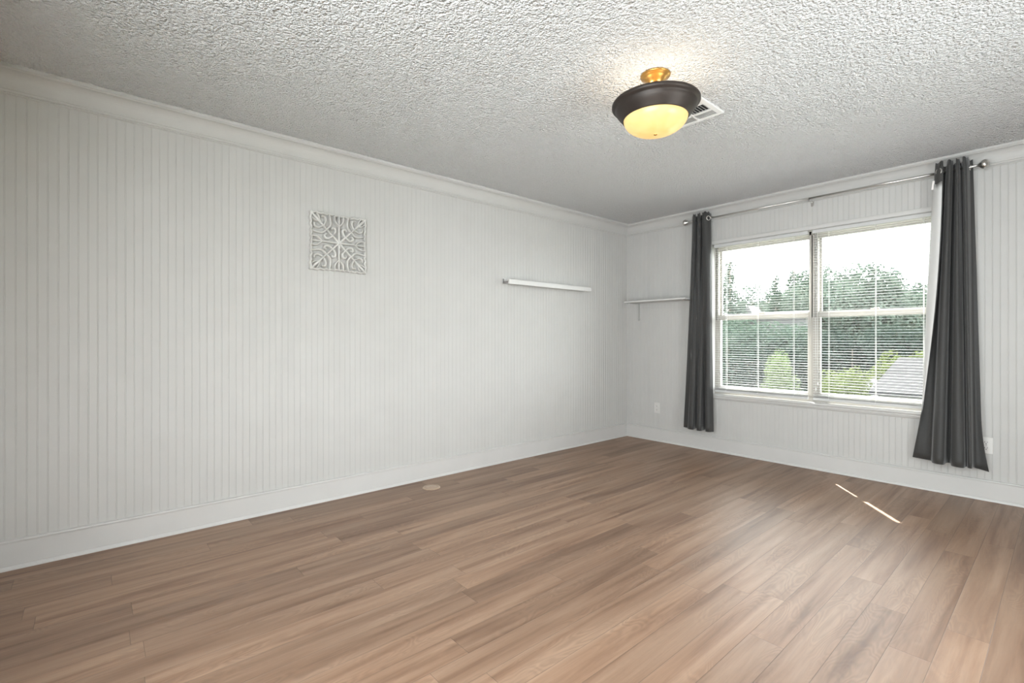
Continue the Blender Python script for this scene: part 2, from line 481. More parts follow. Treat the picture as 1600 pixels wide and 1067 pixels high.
# stool and apron
b = MB()
b.box(OX0, OX1, -.002, .072, OZ0-.022, OZ0)
b.extrude([(0, .577), (.036, .577), (.040, .572), (.040, .562), (.036, .557), (.026, .556), (.024, .548), (.027, .543), (.024, .537), (.016, .536), (.014, .528), (.010, .524), (0, .522)],
          1.000, 2.820, lambda p, q, t: (t, -p, q))
struct(b.build('trim_5', 'trim'), 'white window stool and apron under the blinds', 'trim')
b = MB()
b.box(.985, 2.835, -.010, 0, OZ1+.002, OZ1+.034, .003); b.box(.985, 2.835, -.014, 0, OZ1+.027, OZ1+.036, .002)
b.box(.997, OX0-.001, -.010, 0, .578, OZ1+.004, .003); b.box(OX1+.001, 2.823, -.010, 0, .578, OZ1+.004, .003)
struct(b.build('trim_6', 'trim'), 'thin white casing strip around the window opening', 'trim')

# ------------------------------------------------------------------ mini blinds
def blind(x0, x1, label, cords, group):
    r = thing('window_blind', label, 'blind', ((x0+x1)/2, .028, OZ1-.002), group)
    h = MB(); h.box(x0-.004, x1+.004, .006, .046, OZ1-.033, OZ1-.001, .003); h.build('headrail', 'slat', r)
    s = MB()
    z = OZ1-.052; tilt = math.radians(1.0); W = .0255; yc = .026
    zs = []
    while z > .640: zs.append(z); z -= .0222
    zs += [.632, .626, .621]                      # the last slats stack on the bottom rail
    for z in zs:
        v = []; n = 5
        for i in range(n):
            t = i/(n-1)-.5
            yy = yc+t*W; zz = z+t*W*math.tan(tilt)+.0016*(1-4*t*t)
            j = random.uniform(-.0004, .0004)
            v += [(x0, yy, zz+j), (x1, yy, zz+random.uniform(-.0004, .0004)), (x0, yy, zz-.0008+j), (x1, yy, zz-.0008)]
        f = []
        for i in range(n-1):
            a, c = 4*i, 4*i+4
            f += [(a, c, c+1, a+1), (a+2, a+3, c+3, c+2)]
        f += [(0, 1, 3, 2), (4*n-4, 4*n-2, 4*n-1, 4*n-3)]
        s.add(v, f, True)
    s.build('slats', 'slat', r)
    m = MB(); m.box(x0, x1, .012, .040, .596, .618, .003); m.build('bottom_rail', 'slat', r)
    for cx in cords:
        l = MB()
        for yy in (yc-W/2-.0015, yc+W/2+.0015): l.tube([(cx, yy, .610), (cx, yy, OZ1-.03)], .0011, 6)
        l.tube([(cx+.004, yc, .610), (cx+.004, yc, OZ1-.03)], .0008, 5)
        l.build('ladder_cord', 'cord', r)
    return r
bl = blind(1.052, 1.887, 'white mini blind over the left window, narrower in view beside the left curtain', (1.166, 1.464, 1.773), 'mini blinds')
br = blind(1.929, 2.770, 'white mini blind over the right window, reaching behind the right curtain', (2.046, 2.371, 2.666), 'mini blinds')
for o_, xs in ((br, (1.952, 1.967)),):
    l = MB()
    for i, xx in enumerate(xs): l.tube([(xx, .005, OZ1-.03), (xx, .004, 1.25), (xx+.002, .004, .70+.05*i)], .0011, 6)
    for i, xx in enumerate(xs): l.lathe([(0, .0), (.004, .004), (.005, .018), (.002, .03), (0, .031)], 10, 'z', (xx+.002, .004, .675+.05*i))
    l.build('lift_cord', 'cord', o_)

# ------------------------------------------------------------------ curtain rod
ZR, YR = 2.322, -.090
rod = thing('curtain_rod', 'thin brushed nickel curtain rod with knob finials above the window', 'curtain rod', (1.91, YR, ZR))
b = MB(); b.tube([(.850, YR, ZR), (1.95, YR, ZR)], .0065, 12); b.tube([(1.93, YR, ZR), (2.955, YR, ZR)], .0080, 12)
b.build('pole', 'steel', rod)
fin = [(0, 0), (.010, 0), (.0125, .004), (.0125, .010), (.009, .014), (.0085, .040), (.011, .048), (.018, .056), (.027, .064), (.032, .072), (.0335, .080), (.031, .088), (.026, .093), (.020, .098), (.010, .101), (0, .1015)]
b = MB(); b.lathe([(r*.95, 2.928+h*.98) for r, h in fin], 28, 'x', (0, YR, ZR)); b.build('finial', 'steel', rod)
b = MB(); b.lathe([(r*.95, .868-h*.98) for r, h in fin], 28, 'x', (0, YR, ZR)); b.build('finial', 'steel', rod)
for bx in (.872, 1.930, 2.930):
    b = MB()
    b.box(bx-.011, bx+.011, -.006, 0, ZR-.050, ZR+.010, .002)
    b.tube([(bx, -.004, ZR-.018), (bx, YR+.012, ZR-.018), (bx, YR, ZR-.012)], .0045, 8)
    pts = [(bx, YR+.0115*math.cos(a), ZR+.0115*math.sin(a)) for a in [math.radians(q) for q in range(-170, -5, 15)]]
    b.tube(pts, .0035, 8)
    b.build('rod_bracket', 'steel', rod)

# ------------------------------------------------------------------ curtains
def cr(pts, n):
    P = [Vector((p[0], p[1], 0)) for p in pts]
    P = [2*P[0]-P[1]]+P+[2*P[-1]-P[-2]]
    out = []; segs = len(P)-3
    for i in range(n):
        t = i/(n-1)*segs; k = min(int(t), segs-1); u = t-k
        a, b_, c, d = P[k], P[k+1], P[k+2], P[k+3]
        out.append(.5*((2*b_)+(c-a)*u+(2*a-5*b_+4*c-d)*u*u+(3*b_-a-3*c+d)*u**3))
    return out
def curtain(label, top, bot, ztop, zbot_f, grommets, ease, mid={}, flare=0.0):
    N, R_ = 190, 44
    T, B = cr(top, N), cr(bot, N)
    e4 = ease(.4)
    Mp = cr([mid.get(i, (p[0]+(q[0]-p[0])*e4, p[1]+(q[1]-p[1])*e4)) for i, (p, q) in enumerate(zip(top, bot))], N)
    xm = sum(p.x for p in T)/N
    r = thing('curtain', label, 'curtain', (xm, YR, ztop), 'charcoal curtains')
    # front side normals (right of travel direction)
    def row(k):
        t = k/(R_-1); e = ease(t)
        w = 1/(e4*(1-e4))*e*(1-e)               # how far towards the mid-height path
        pts = [T[i].lerp(B[i], e)+(Mp[i]-T[i].lerp(B[i], e4))*w for i in range(N)]
        if flare and t > .82:
            for i in range(N):
                s_ = max(0.0, i/(N-1)-.93)/.07
                pts[i] = pts[i]+Vector((flare*s_*((t-.82)/.18)**2, 0, 0))
        return pts, t
    def offset_row(pts, d):
        out = []
        for i in range(N):
            dr = (pts[min(i+1, N-1)]-pts[max(i-1, 0)])
            n = Vector((dr.y, -dr.x, 0)); n.normalize()
            out.append(pts[i]-n*d)
        return out
    def ht(i, t):
        zt = ztop+.010*math.sin(i*.41)*.6+(.012 if T[i].y < YR-.02 else 0)
        return zt+(zbot_f(i/(N-1))-zt)*t
    fab = MB(); v = []
    rows = []
    for k in range(R_):
        pts, t = row(k)
        for i, p in enumerate(pts):
            w = .003*noise.noise(Vector((p.x*14, t*5, i*.05)))
            v.append((p.x, p.y+w, ht(i, t)))
        rows.append((pts, t))
    f = [(k*N+i, k*N+i+1, (k+1)*N+i+1, (k+1)*N+i) for k in range(R_-1) for i in range(N-1)]
    fab.add(v, f, True)
    po = fab.build('fabric_panel', 'fabric', r)
    sm = po.modifiers.new('thickness', 'SOLIDIFY'); sm.thickness = .0014; sm.offset = 0
    ln = MB(); v = []; cnt = 0
    ks = [k for k in range(R_) if k >= 2]
    for k in ks:
        pts, t = rows[k]; q = offset_row(pts, .0035)
        for i in range(2, N-2):
            w = .003*noise.noise(Vector((pts[i].x*14, t*5, i*.05)))
            t2 = min(t, .985)
            v.append((q[i].x, q[i].y+w, ht(i, t2)-(.055 if k == 2 else 0)))
    n2 = N-4
    f = [(k*n2+i, k*n2+i+1, (k+1)*n2+i+1, (k+1)*n2+i) for k in range(len(ks)-1) for i in range(n2-1)]
    ln.add(v, f, True)
    relabel(ln.build('lining', 'lining', r), 'white curtain lining')
    for gi in grommets:
        p = T[gi]; dr = (T[min(gi+2, N-1)]-T[max(gi-2, 0)]).normalized()
        nrm = Vector((dr.y, -dr.x, 0)); up = Vector((0, 0, 1))
        g = MB(); vv = []; fs = []
        SEG, RS = 24, 8
        for a in range(SEG):
            th = 2*PI*a/SEG; rad = dr*math.cos(th)+up*math.sin(th)
            for c in range(RS):
                ph = 2*PI*c/RS
                q = Vector((p.x, p.y, ZR-.004))+rad*(.0205+.0045*math.cos(ph))+nrm*(.0035*math.sin(ph))
                vv.append(q)
        for a in range(SEG):
            for c in range(RS):
                a2, c2 = (a+1) % SEG, (c+1) % RS
                fs.append((a*RS+c, a2*RS+c, a2*RS+c2, a*RS+c2))
        g.add(vv, fs, True); g.build('grommet', 'steel', r)
    return r, T, B
# left curtain (plan paths from its left edge to its right edge)
topL = [(.868, -.088), (.880, -.105), (.902, -.128), (.915, -.122), (.908, -.085), (.908, -.062), (.925, -.062), (.930, -.095), (.948, -.130), (.966, -.128), (.960, -.090), (.962, -.062), (.975, -.060), (.985, -.095), (.998, -.132), (1.030, -.138), (1.050, -.120), (1.060, -.090), (1.052, -.062)]
botL = [(.778, -.100), (.796, -.106), (.820, -.112), (.842, -.122), (.850, -.150), (.880, -.175), (.918, -.165), (.905, -.110), (.900, -.070), (.925, -.070), (.940, -.120), (.962, -.175), (1.002, -.172), (.996, -.115), (1.000, -.072), (1.025, -.085), (1.040, -.155), (1.078, -.165), (1.106, -.115)]
cl, TL, BL_ = curtain('charcoal curtain hanging at the left end of the rod', topL, botL, 2.368, lambda s: .217 if True else 0, (170,),
                      lambda t: .12*t+.88*t**1.35)
# right curtain, first flap turned back to show its lining
topR = [(2.800, -.150), (2.780, -.150), (2.758, -.125), (2.752, -.095), (2.775, -.062), (2.803, -.062), (2.812, -.090), (2.818, -.132), (2.838, -.145), (2.848, -.120), (2.840, -.075), (2.852, -.060), (2.862, -.090), (2.866, -.140), (2.880, -.142), (2.880, -.090), (2.885, -.062), (2.896, -.085), (2.900, -.140), (2.918, -.142), (2.926, -.105), (2.930, -.080), (2.944, -.060)]
botR = [(2.615, -.060), (2.636, -.066), (2.660, -.072), (2.684, -.080), (2.706, -.086), (2.726, -.096), (2.734, -.125), (2.745, -.170), (2.775, -.195), (2.804, -.178), (2.808, -.110), (2.820, -.078), (2.836, -.105), (2.845, -.170), (2.878, -.200), (2.910, -.190), (2.914, -.130), (2.922, -.128), (2.930, -.165), (2.948, -.172), (2.953, -.115), (2.966, -.090), (2.998, -.100)]
crr, TR, BR_ = curtain('charcoal curtain hanging at the right end of the rod, white lining showing at its edge', topR, botR, 2.372,
                       lambda s: .240 if s < .9 else .240-.02*(s-.9)*10, (10,), lambda t: t, {0: (2.776, -.172), 1: (2.752, -.170), 2: (2.722, -.142), 3: (2.711, -.104), 4: (2.733, -.072), 5: (2.762, -.070), 6: (2.778, -.095)}, .030)
b = MB(); b.box(-.013, .013, -.0008, .0008, -.062, 0)
tg = b.build('care_tag', 'tag', crr, (2.752, -.130, 2.262)); tg.rotation_euler = (0, math.radians(7), math.radians(-12)); relabel(tg, 'small white sewn tag')

# ------------------------------------------------------------------ carved wall panel on the left wall
def art():
    yc, zc, hs = -3.398, 1.797, .200
    r = thing('wall_art', 'square white carved lattice panel of scrolled leaves on the left wall', 'wall art', (0, yc, zc))
    S = []   # strokes in the octant 0 <= v <= u: list of points, widths
    S.append(([(.0, 0), (.22, 0), (.45, 0), (.64, 0)], [.11, .085, .070, .055]))
    S.append(([(.62, 0), (.80, 0), (.97, 0)], [.05, .085, .04]))
    S.append(([(.0, .0), (.20, .20), (.40, .40), (.56, .56)], [.11, .085, .075, .06]))
    S.append(([(.54, .54), (.70, .70), (.86, .86), (.96, .96)], [.05, .115, .10, .045]))
    S.append(([(.24, .22), (.36, .13), (.47, .14), (.50, .22), (.44, .27)], [.08, .095, .10, .095, .07]))
    S.append(([(.60, .01), (.70, .10), (.80, .15), (.95, .15)], [.05, .07, .07, .05]))
    S.append(([(.44, .42), (.58, .31), (.74, .30), (.95, .34)], [.08, .08, .075, .05]))
    S.append(([(.56, .53), (.72, .46), (.84, .50), (.85, .60)], [.07, .08, .075, .06]))
    S.append(([(.955, 0), (.93, .09), (.965, .18), (.935, .27), (.965, .36), (.93, .45), (.97, .55), (.945, .66), (.98, .77), (.955, .87), (.98, .98)], [.05, .06, .055, .06, .055, .065, .075, .07, .08, .075, .06]))
    S.append(([(.72, .68), (.82, .70), (.94, .78)], [.06, .06, .05]))
    m = MB()
    def sweep(pts, ws, fn):
        P = cr(pts, 4*len(pts)); nW = len(ws)
        v = []; K = 5
        for i, p in enumerate(P):
            d = (P[min(i+1, len(P)-1)]-P[max(i-1, 0)]).normalized(); n = Vector((-d.y, d.x, 0))
            t = i/(len(P)-1)*(nW-1); k = min(int(t), nW-2); w = (ws[k]+(ws[k+1]-ws[k])*(t-k))*.92
            for j in range(K):
                a = PI*j/(K-1)
                q = p+n*(w*.5*math.cos(a))
                u_, v_ = fn(q.x, q.y)
                v.append((.0012+.033*math.sin(a)**.4 if 0 < j < K-1 else .0012, yc+u_*hs, zc+v_*hs))
        f = []
        for i in range(len(P)-1):
            for j in range(K-1): f.append((i*K+j, i*K+j+1, (i+1)*K+j+1, (i+1)*K+j))
            f.append((i*K+K-1, i*K, (i+1)*K, (i+1)*K+K-1))
        f += [tuple(range(K)), tuple((len(P)-1)*K+j for j in range(K))]
        m.add(v, f, False)
    for pts, ws in S:
        for sx in (1, -1):
            for sy in (1, -1):
                sweep(pts, ws, lambda u, w: (sx*u, sy*w))
                sweep(pts, ws, lambda u, w: (sx*w, sy*u))
    m.build('lattice', 'art', r)
    bs = MB(); bs.lathe([(0, .041), (.008, .040), (.013, .036), (.015, .026), (.015, .004), (0, .004)], 20, 'x', (0, yc, zc)); bs.build('center_boss', 'art', r)
    for sy in (-1, 1):
        for sz in (-1, 1):
            pg = MB(); pg.lathe([(0, 0), (.005, 0), (.005, .010), (0, .010)], 10, 'x', (0, yc+sy*.135, zc+sz*.135)); pg.build('wall_peg', 'art', r)
art()

# ------------------------------------------------------------------ shelf on the left wall
r = thing('wall_shelf', 'narrow white floating shelf on the left wall', 'shelf', (0, -1.32, 1.66))
y0, y1 = -1.886, -.753
b = MB(); b.box(.084, .101, y0, y1, 1.620, 1.662, .002); b.build('front_board', 'shelf', r)
b = MB(); b.box(.010, .0838, y0+.004, y1-.004, 1.650, 1.666, .001); b.build('shelf_board', 'shelf', r)
b = MB(); b.box(0, .012, y0+.002, y1-.002, 1.632, 1.680, .001); b.build('wall_cleat', 'shelf', r)
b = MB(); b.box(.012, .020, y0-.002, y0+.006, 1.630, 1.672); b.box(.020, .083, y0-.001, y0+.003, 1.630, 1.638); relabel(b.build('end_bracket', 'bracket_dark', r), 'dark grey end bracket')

# ------------------------------------------------------------------ shelf with brackets on the window wall
r = thing('bracket_shelf', 'white wall shelf on two brackets between the corner and the left curtain', 'shelf', (.48, 0, 1.53))
b = MB(); b.box(.114, .848, -.205, -.001, 1.528, 1.544, .002); b.build('shelf_board', 'shelf', r)
for bx in (.172, .834):
    b = MB()
    b.box(bx-.009, bx+.009, -.004, 0, 1.352, 1.527, .001)
    b.box(bx-.009, bx+.009, -.190, 0, 1.523, 1.528, .001)
    b.lathe([(0, -.007), (.011, -.006), (.014, -.003), (.014, 0), (0, 0)], 18, 'y', (bx, 0, 1.346))
    b.build('bracket', 'bracket' if bx < .5 else 'bracket_dark', r)  # second bracket gets a darker grey for the shade under the shelf

# ------------------------------------------------------------------ wall outlets
def outlet(cx, cz, label):
    r = thing('wall_outlet', label, 'outlet', (cx, 0, cz), 'wall outlets')
    b = MB(); b.box(cx-.035, cx+.035, -.0065, 0, cz-.057, cz+.057, .0025); b.build('cover_plate', 'plate', r)
    for s in (-1, 1):
        zc = cz+s*.0195
        b = MB(); v = []; n = 24
        for k in range(n):
            a = 2*PI*k/n
            v.append((cx+.0165*math.cos(a)*1.0, -.0065, zc+max(-.0125, min(.0125, .0165*math.sin(a)))))
        v2 = [(x, -.0090, z) for x, y, z in v]
        b.add(v+v2, [(k, (k+1) % n, (k+1) % n+n, k+n) for k in range(n)]+[tuple(range(n, 2*n))])
        so = b.build('socket', 'plate', r)
        b = MB()
        b.box(cx-.0078, cx-.0052, -.0094, -.0080, zc-.001, zc+.008); b.box(cx+.0052, cx+.0078, -.0094, -.0080, zc-.000, zc+.0075)
        b.lathe([(0, -.0094), (.0030, -.0094), (.0030, -.0080), (0, -.0080)], 12, 'y', (cx, 0, zc-.0075))
        relabel(b.build('socket_slots', 'slot', so), 'dark socket slots')
    b = MB(); b.lathe([(0, -.0085), (.003, -.008), (.0035, -.0062), (0, -.006)], 12, 'y', (cx, 0, cz)); b.build('screw', 'steel', r)
outlet(.407, .365, 'white wall outlet under the bracket shelf, left of the left curtain')
outlet(3.006, .384, 'white wall outlet half hidden by the hem of the right curtain')

# ------------------------------------------------------------------ round floor cover
r = thing('floor_outlet_cover', 'small round beige cover plate on the floor near the left baseboard', 'floor outlet', (.222, -2.768, 0))
b = MB(); b.lathe([(0, .004), (.046, .004), (.049, .0065), (.054, .0072), (.061, .006), (.065, .002), (.066, .0), (0, 0)], 40, 'z', (.222, -2.768, 0)); b.build('cover_ring', 'cover', r)
b = MB(); b.lathe([(0, .0068), (.040, .0068), (.0435, .0055), (.044, .004), (0, .004)], 40, 'z', (.222, -2.768, 0)); b.box(.222-.004, .222+.004, -2.768-.020, -2.768+.020, .0066, .0082, .0008); b.build('lid', 'cover', r)

# ------------------------------------------------------------------ ceiling light
LX, LY = 2.034, -2.585
lamp = thing('ceiling_light', 'bronze semi flush ceiling light with a glowing amber glass bowl', 'ceiling light', (LX, LY, H))
b = MB(); b.lathe([(0, H), (.071, H), (.073, H-.004), (.071, H-.009), (.064, H-.011), (.061, H-.016), (.052, H-.020), (.046, H-.027), (.040, H-.031), (.034, H-.040), (.026, H-.044), (0, H-.044)], 48, 'z', (LX, LY, 0)); b.build('canopy', 'brass', lamp)
b = MB(); b.lathe([(0, H-.042), (.022, H-.044), (.026, H-.050), (.022, H-.056), (.014, H-.062), (.013, H-.080), (.020, H-.088), (.026, H-.096), (.022, H-.104), (.010, H-.110), (0, H-.110)], 32, 'z', (LX, LY, 0)); b.build('stem', 'brass', lamp)
b = MB()
b.lathe([(.020, 2.322), (.030, 2.318), (.034, 2.312), (.020, 2.306)], 24, 'z', (LX, LY, 0))
for k in range(3):
    a = k*2*PI/3+.4
    b.tube([(LX+.022*math.cos(a), LY+.022*math.sin(a), 2.313), (LX+.11*math.cos(a), LY+.11*math.sin(a), 2.306), (LX+.200*math.cos(a), LY+.200*math.sin(a), 2.292)], .005, 8)
b.build('spider_arms', 'bronze', lamp)
b = MB(); b.lathe([(.203, 2.302), (.209, 2.302), (.2125, 2.297), (.2125, 2.289), (.208, 2.283), (.199, 2.279), (.195, 2.274), (.194, 2.268), (.189, 2.258), (.179, 2.245), (.168, 2.232), (.161, 2.222), (.158, 2.218), (.155, 2.219), (.156, 2.226), (.166, 2.238), (.180, 2.252), (.188, 2.268), (.190, 2.280), (.203, 2.290), (.203, 2.302)], 72, 'z', (LX, LY, 0)); b.build('pan_ring', 'bronze', lamp)
b = MB(); pr = []
for k in range(15):
    a = PI/2*k/14
    pr.append((.1545*math.cos(a)**.92 if k < 14 else 0.0, 2.224-.080*math.sin(a)))
pr = [(.150, 2.232), (.1545, 2.232)]+pr
pr += [(max(0, r_-.004), z_+.004) for r_, z_ in reversed(pr[2:])]+[(.150, 2.232)]
b.lathe(pr, 72, 'z', (LX, LY, 0)); relabel(b.build('glass_bowl', 'bowl', lamp), 'glowing amber glass bowl')
b = MB(); b.lathe([(0, 2.146), (.007, 2.145), (.009, 2.1425), (.007, 2.140), (.004, 2.1385), (0, 2.138)], 20, 'z', (LX, LY, 0)); b.build('finial', 'brass', lamp)
for k in range(2):
    a = k*PI+.5
    bx_, by_ = LX+.085*math.cos(a), LY+.085*math.sin(a)
    ld = bpy.data.lights.new('bulb_light', 'POINT'); ld.energy = .6; ld.color = (1.0, .92, .80); ld.shadow_soft_size = .03
    lo = bpy.data.objects.new('bulb_light', ld); C.objects.link(lo); lo.parent = lamp; lo.location = (bx_-LX, by_-LY, 2.275-H)

# ------------------------------------------------------------------ ceiling vent
VX0, VX1, VY0, VY1 = 1.790, 2.080, -2.240, -1.947
r = thing('ceiling_vent', 'square white louvered air vent in the ceiling behind the light', 'vent', ((VX0+VX1)/2, (VY0+VY1)/2, H))
b = MB()
fw = .030
def frame_box(x0, x1, y0, y1): b.box(x0, x1, y0, y1, H-.010, H+.001, .002)
frame_box(VX0, VX1, VY0, VY0+fw); frame_box(VX0, VX1, VY1-fw+.008, VY1)
frame_box(VX0, VX0+fw, VY0+fw, VY1-fw+.008); frame_box(VX1-fw, VX1, VY0+fw, VY1-fw+.008)
vxm = (VX0+VX1)/2
frame_box(vxm-.006, vxm+.006, VY0+fw, VY1-fw+.008)
ya, yb = VY1-.095, VY0+.095
frame_box(VX0+fw, VX1-fw, ya-.006, ya+.006); frame_box(VX0+fw, VX1-fw, yb-.006, yb+.006)
b.build('frame', 'vent', r)
b = MB(); b.box(VX0+fw-.004, VX1-fw+.004, VY0+fw-.004, VY1-fw+.012, H-.0012, H+.0004); relabel(b.build('opening_shade', 'duct_shade', r), 'near-black sheet as shade behind the louvers')  # flat near-black sheet paints the shade in the vent opening
b = MB()
def blade(p0, p1, lean):        # leaning thin blade from ceiling plane down
    (xa, ya_), (xb, yb_) = p0, p1; lx, ly = lean
    z0, z1 = H-.0012, H-.011
    t = (.0012*(1 if lx else 0), .0012*(1 if ly else 0))
    v = [(xa, ya_, z0), (xb, yb_, z0), (xb+lx, yb_+ly, z1), (xa+lx, ya_+ly, z1)]
    v += [(x+t[0], y+t[1], z) for x, y, z in v]
    b.add(v, [(0, 1, 2, 3), (7, 6, 5, 4), (0, 4, 5, 1), (1, 5, 6, 2), (2, 6, 7, 3), (3, 7, 4, 0)])
for (xa, xb) in ((VX0+fw, vxm-.006), (vxm+.006, VX1-fw)):
    for k in range(4):
        y = ya+.010+k*.0145; blade((xa, y), (xb, y), (0, -.006))
        y = yb-.010-k*.0145; blade((xa, y), (xb, y), (0, .006))
    for k in range(6):
        x = xa+.012+k*.0175
        blade((x, yb+.006), (x, ya-.006), (.008 if xa > vxm else -.008, 0))
b.build('louvers', 'vent', r)

# ------------------------------------------------------------------ outdoors (seen through the window, room on the upper floor)
GZ = -3.0
b = MB(); b.box(-70, 45, .9, 110, GZ-.3, GZ)
struct(b.build('ground', 'lawn'), 'green lawn below the window', 'ground')
b = MB(); b.box(-7.9, -4.6, 26, 44, GZ, GZ+.03); struct(b.build('driveway', 'asphalt'), 'pale driveway beyond the window', 'driveway')

M['bounce_slab'] = paint('bounce_slab_grey', (.13, .13, .128), .8, .2, .2, 8)
b = MB(); b.box(-3.5, 7.0, WT+.02, 5.5, -1.05, -.90); b.box(-3.5, 7.0, 5.3, 5.5, -.90, -.82)  # unseen slab added to bounce daylight up to the ceiling
struct(b.build('added_bounce_slab', 'bounce_slab'), 'added flat grey roof slab, unseen below the window, bouncing light up', 'roof')

# wooded rise far behind everything
random.seed(3)
b = MB(); NX = 160; v = []
for i in range(NX+1):
    x = -75+100*i/NX
    zt = 5.0+1.3*noise.noise(Vector((x*.09, 0, 0)))+.9*noise.noise(Vector((x*.45, 3, 0)))+.5*noise.noise(Vector((x*1.7, 7, 0)))
    for (yy, zz) in ((92, GZ), (93, zt*.55), (95, zt*.9), (97, zt), (101, zt*.7), (104, GZ)): v.append((x, yy+.8*noise.noise(Vector((x*.6, zz, 1))), zz))
b.add(v, [(6*i+k, 6*i+k+1, 6*i+k+7, 6*i+k+6) for i in range(NX) for k in range(5)], True)
struct(b.build('hill', 'leaf_mid'), 'wooded rise on the horizon beyond the trees', 'hill')

def leaf_cloud(m, blobs, count, size):
    tot = sum(w for *_, w in blobs)
    for (bx, by, bz, rx, rz, w) in blobs:
        for _ in range(int(count*w/tot)):
            while True:
                q = Vector((random.uniform(-1, 1), random.uniform(-1, 1), random.uniform(-1, 1)))
                if .25 < q.length < 1: break
            q *= (.75+.25*random.random())/max(q.length, .55) if random.random() < .6 else 1
            c = Vector((bx+q.x*rx, by+q.y*rx, bz+q.z*rz))
            n = (q.normalized()+Vector((random.uniform(-1, 1), random.uniform(-1, 1), random.uniform(-.5, 1)))*.8).normalized()
            a = n.orthogonal().normalized(); bb = n.cross(a)
            th = random.uniform(0, 2*PI); u_ = a*math.cos(th)+bb*math.sin(th); w_ = n.cross(u_)
            sz = size*random.uniform(.6, 1.3)
            m.add([c-u_*sz*.5, c+w_*sz*.32+n*sz*.08, c+u_*sz*.6, c-w_*sz*.32+n*sz*.08], [(0, 1, 2, 3)])
def make_tree(kind, seed):
    random.seed(seed)
    m = MB(); t = MB()
    if kind == 'broad':          # unit: height 1, crown of several clumps
        bl_ = []
        for k in range(11):
            a = random.uniform(0, 2*PI); rr = random.uniform(.05, .24); z = random.uniform(.34, .86)
            s_ = .16*(1.15-.5*abs(z-.55))
            bl_.append((rr*math.cos(a), rr*math.sin(a), z, s_, s_*.8, s_*s_))
        bl_.append((0, 0, .90, .11, .10, .012)); bl_.append((0, 0, .58, .26, .26, .03))
        leaf_cloud(m, bl_, 6500, .030)
        t.tube([(0, 0, 0), (.01, 0, .25), (0, .01, .55), (.01, 0, .8)], [.03, .024, .016, .006], 8)
        for k in range(5):
            a = k*1.3; z = .3+.08*k
            t.tube([(0, 0, z), (.12*math.cos(a), .12*math.sin(a), z+.12), (.2*math.cos(a), .2*math.sin(a), z+.18)], [.012, .008, .004], 6)
    elif kind == 'spire':
        bl_ = []
        for k in range(12):
            z = .14+.07*k; s_ = .19*(1.05-z)+.012
            for j in range(3):
                a = random.uniform(0, 2*PI); bl_.append((s_*.6*math.cos(a), s_*.6*math.sin(a), z, s_*.8, .05, s_*s_+.001))
        leaf_cloud(m, bl_, 6000, .028)
        t.tube([(0, 0, 0), (0, 0, .5), (0, 0, .98)], [.022, .014, .003], 8)
        for k in range(6):
            a = k*1.9; z = .2+.1*k
            t.tube([(0, 0, z), (.12*(1-z)*math.cos(a), .12*(1-z)*math.sin(a), z+.02)], [.006, .002], 5)
    else:                        # bush: leafy down to the ground
        bl_ = []
        for k in range(12):
            a = random.uniform(0, 2*PI); rr = random.uniform(.0, .36); z = random.uniform(.16, .78)
            s_ = .24
            bl_.append((rr*math.cos(a), rr*math.sin(a), z, s_, .21, .06))
        leaf_cloud(m, bl_, 5200, .042)
        for k in range(5):
            a = k*1.25; t.tube([(.03*math.cos(a), .03*math.sin(a), 0), (.1*math.cos(a), .1*math.sin(a), .4), (.18*math.cos(a), .18*math.sin(a), .7)], [.014, .01, .004], 6)
    return m, t
PROTO = {}
def tree(name, kind, seed, mat, x, y, h, w, label, cat, group):
    key = (kind, seed, mat)
    if key not in PROTO:
        m, t = make_tree(kind, seed)
        o1 = m.build('foliage', mat); o2 = t.build('trunk' if kind != 'bush' else 'stems', 'bark')
        PROTO[key] = (o1, o2, [True])
    o1, o2, fresh = PROTO[key]
    r = thing(name, label, cat, (x, y, GZ), group)
    r.scale = (w, w, h); r.rotation_euler.z = (x*3.1+y*1.7) % 6.28
    for o in (o1, o2):
        c = o if fresh[0] else o.copy()
        if not fresh[0]: C.objects.link(c)
        c.parent = r
    fresh[0] = False
    return r
TG = 'trees along the skyline beyond the window'
TT = [  # kind, seed, mat, x, y, top z, width, label
 ('spire', 1, 'leaf_haze', -15.2, 35.5, 8.1, 9.4, 'tall pale evergreen at the left edge of the view through the left window'),
 ('broad', 2, 'leaf_haze', -21.6, 55.0, 7.9, 10.4, 'pale round tree right of the tall evergreen in the left window'),
 ('broad', 3, 'leaf_mid', -25.5, 71.8, 9.1, 13.0, 'rounded green tree behind the spiky tree in the left window'),
 ('spire', 4, 'leaf_mid', -14.8, 44.0, 7.6, 7.1, 'small spiky evergreen near the middle of the left window skyline'),
 ('spire', 5, 'leaf_mid', -17.8, 57.4, 9.7, 11.0, 'pointed dark evergreen just left of the mullion'),
 ('broad', 6, 'leaf_mid', -21.7, 73.2, 11.2, 12.8, 'green tree cut off by the mullion, seen in the left window'),
 ('broad', 2, 'leaf_haze', -10.0, 42.0, 7.5, 9.2, 'tall pale green tree just right of the mullion'),
 ('broad', 3, 'leaf_haze', -12.8, 60.7, 9.9, 12.3, 'second pale green tree from the mullion in the right window'),
 ('broad', 6, 'leaf_haze', -7.4, 44.3, 7.6, 8.8, 'third pale green tree from the mullion, its top the widest'),
 ('broad', 2, 'leaf_mid', -12.5, 77.0, 10.7, 11.9, 'green tree at the right shoulder of the tall group in the right window'),
 ('broad', 3, 'leaf_haze', -8.4, 62.0, 6.9, 8.8, 'distant low tree in the gap right of the tall group'),
 ('broad', 6, 'leaf_mid', -7.4, 63.8, 7.5, 9.9, 'lower green tree in the right part of the right window'),
 ('broad', 2, 'leaf_mid', -3.6, 48.0, 6.6, 7.2, 'green tree beside the right curtain on the skyline'),
]
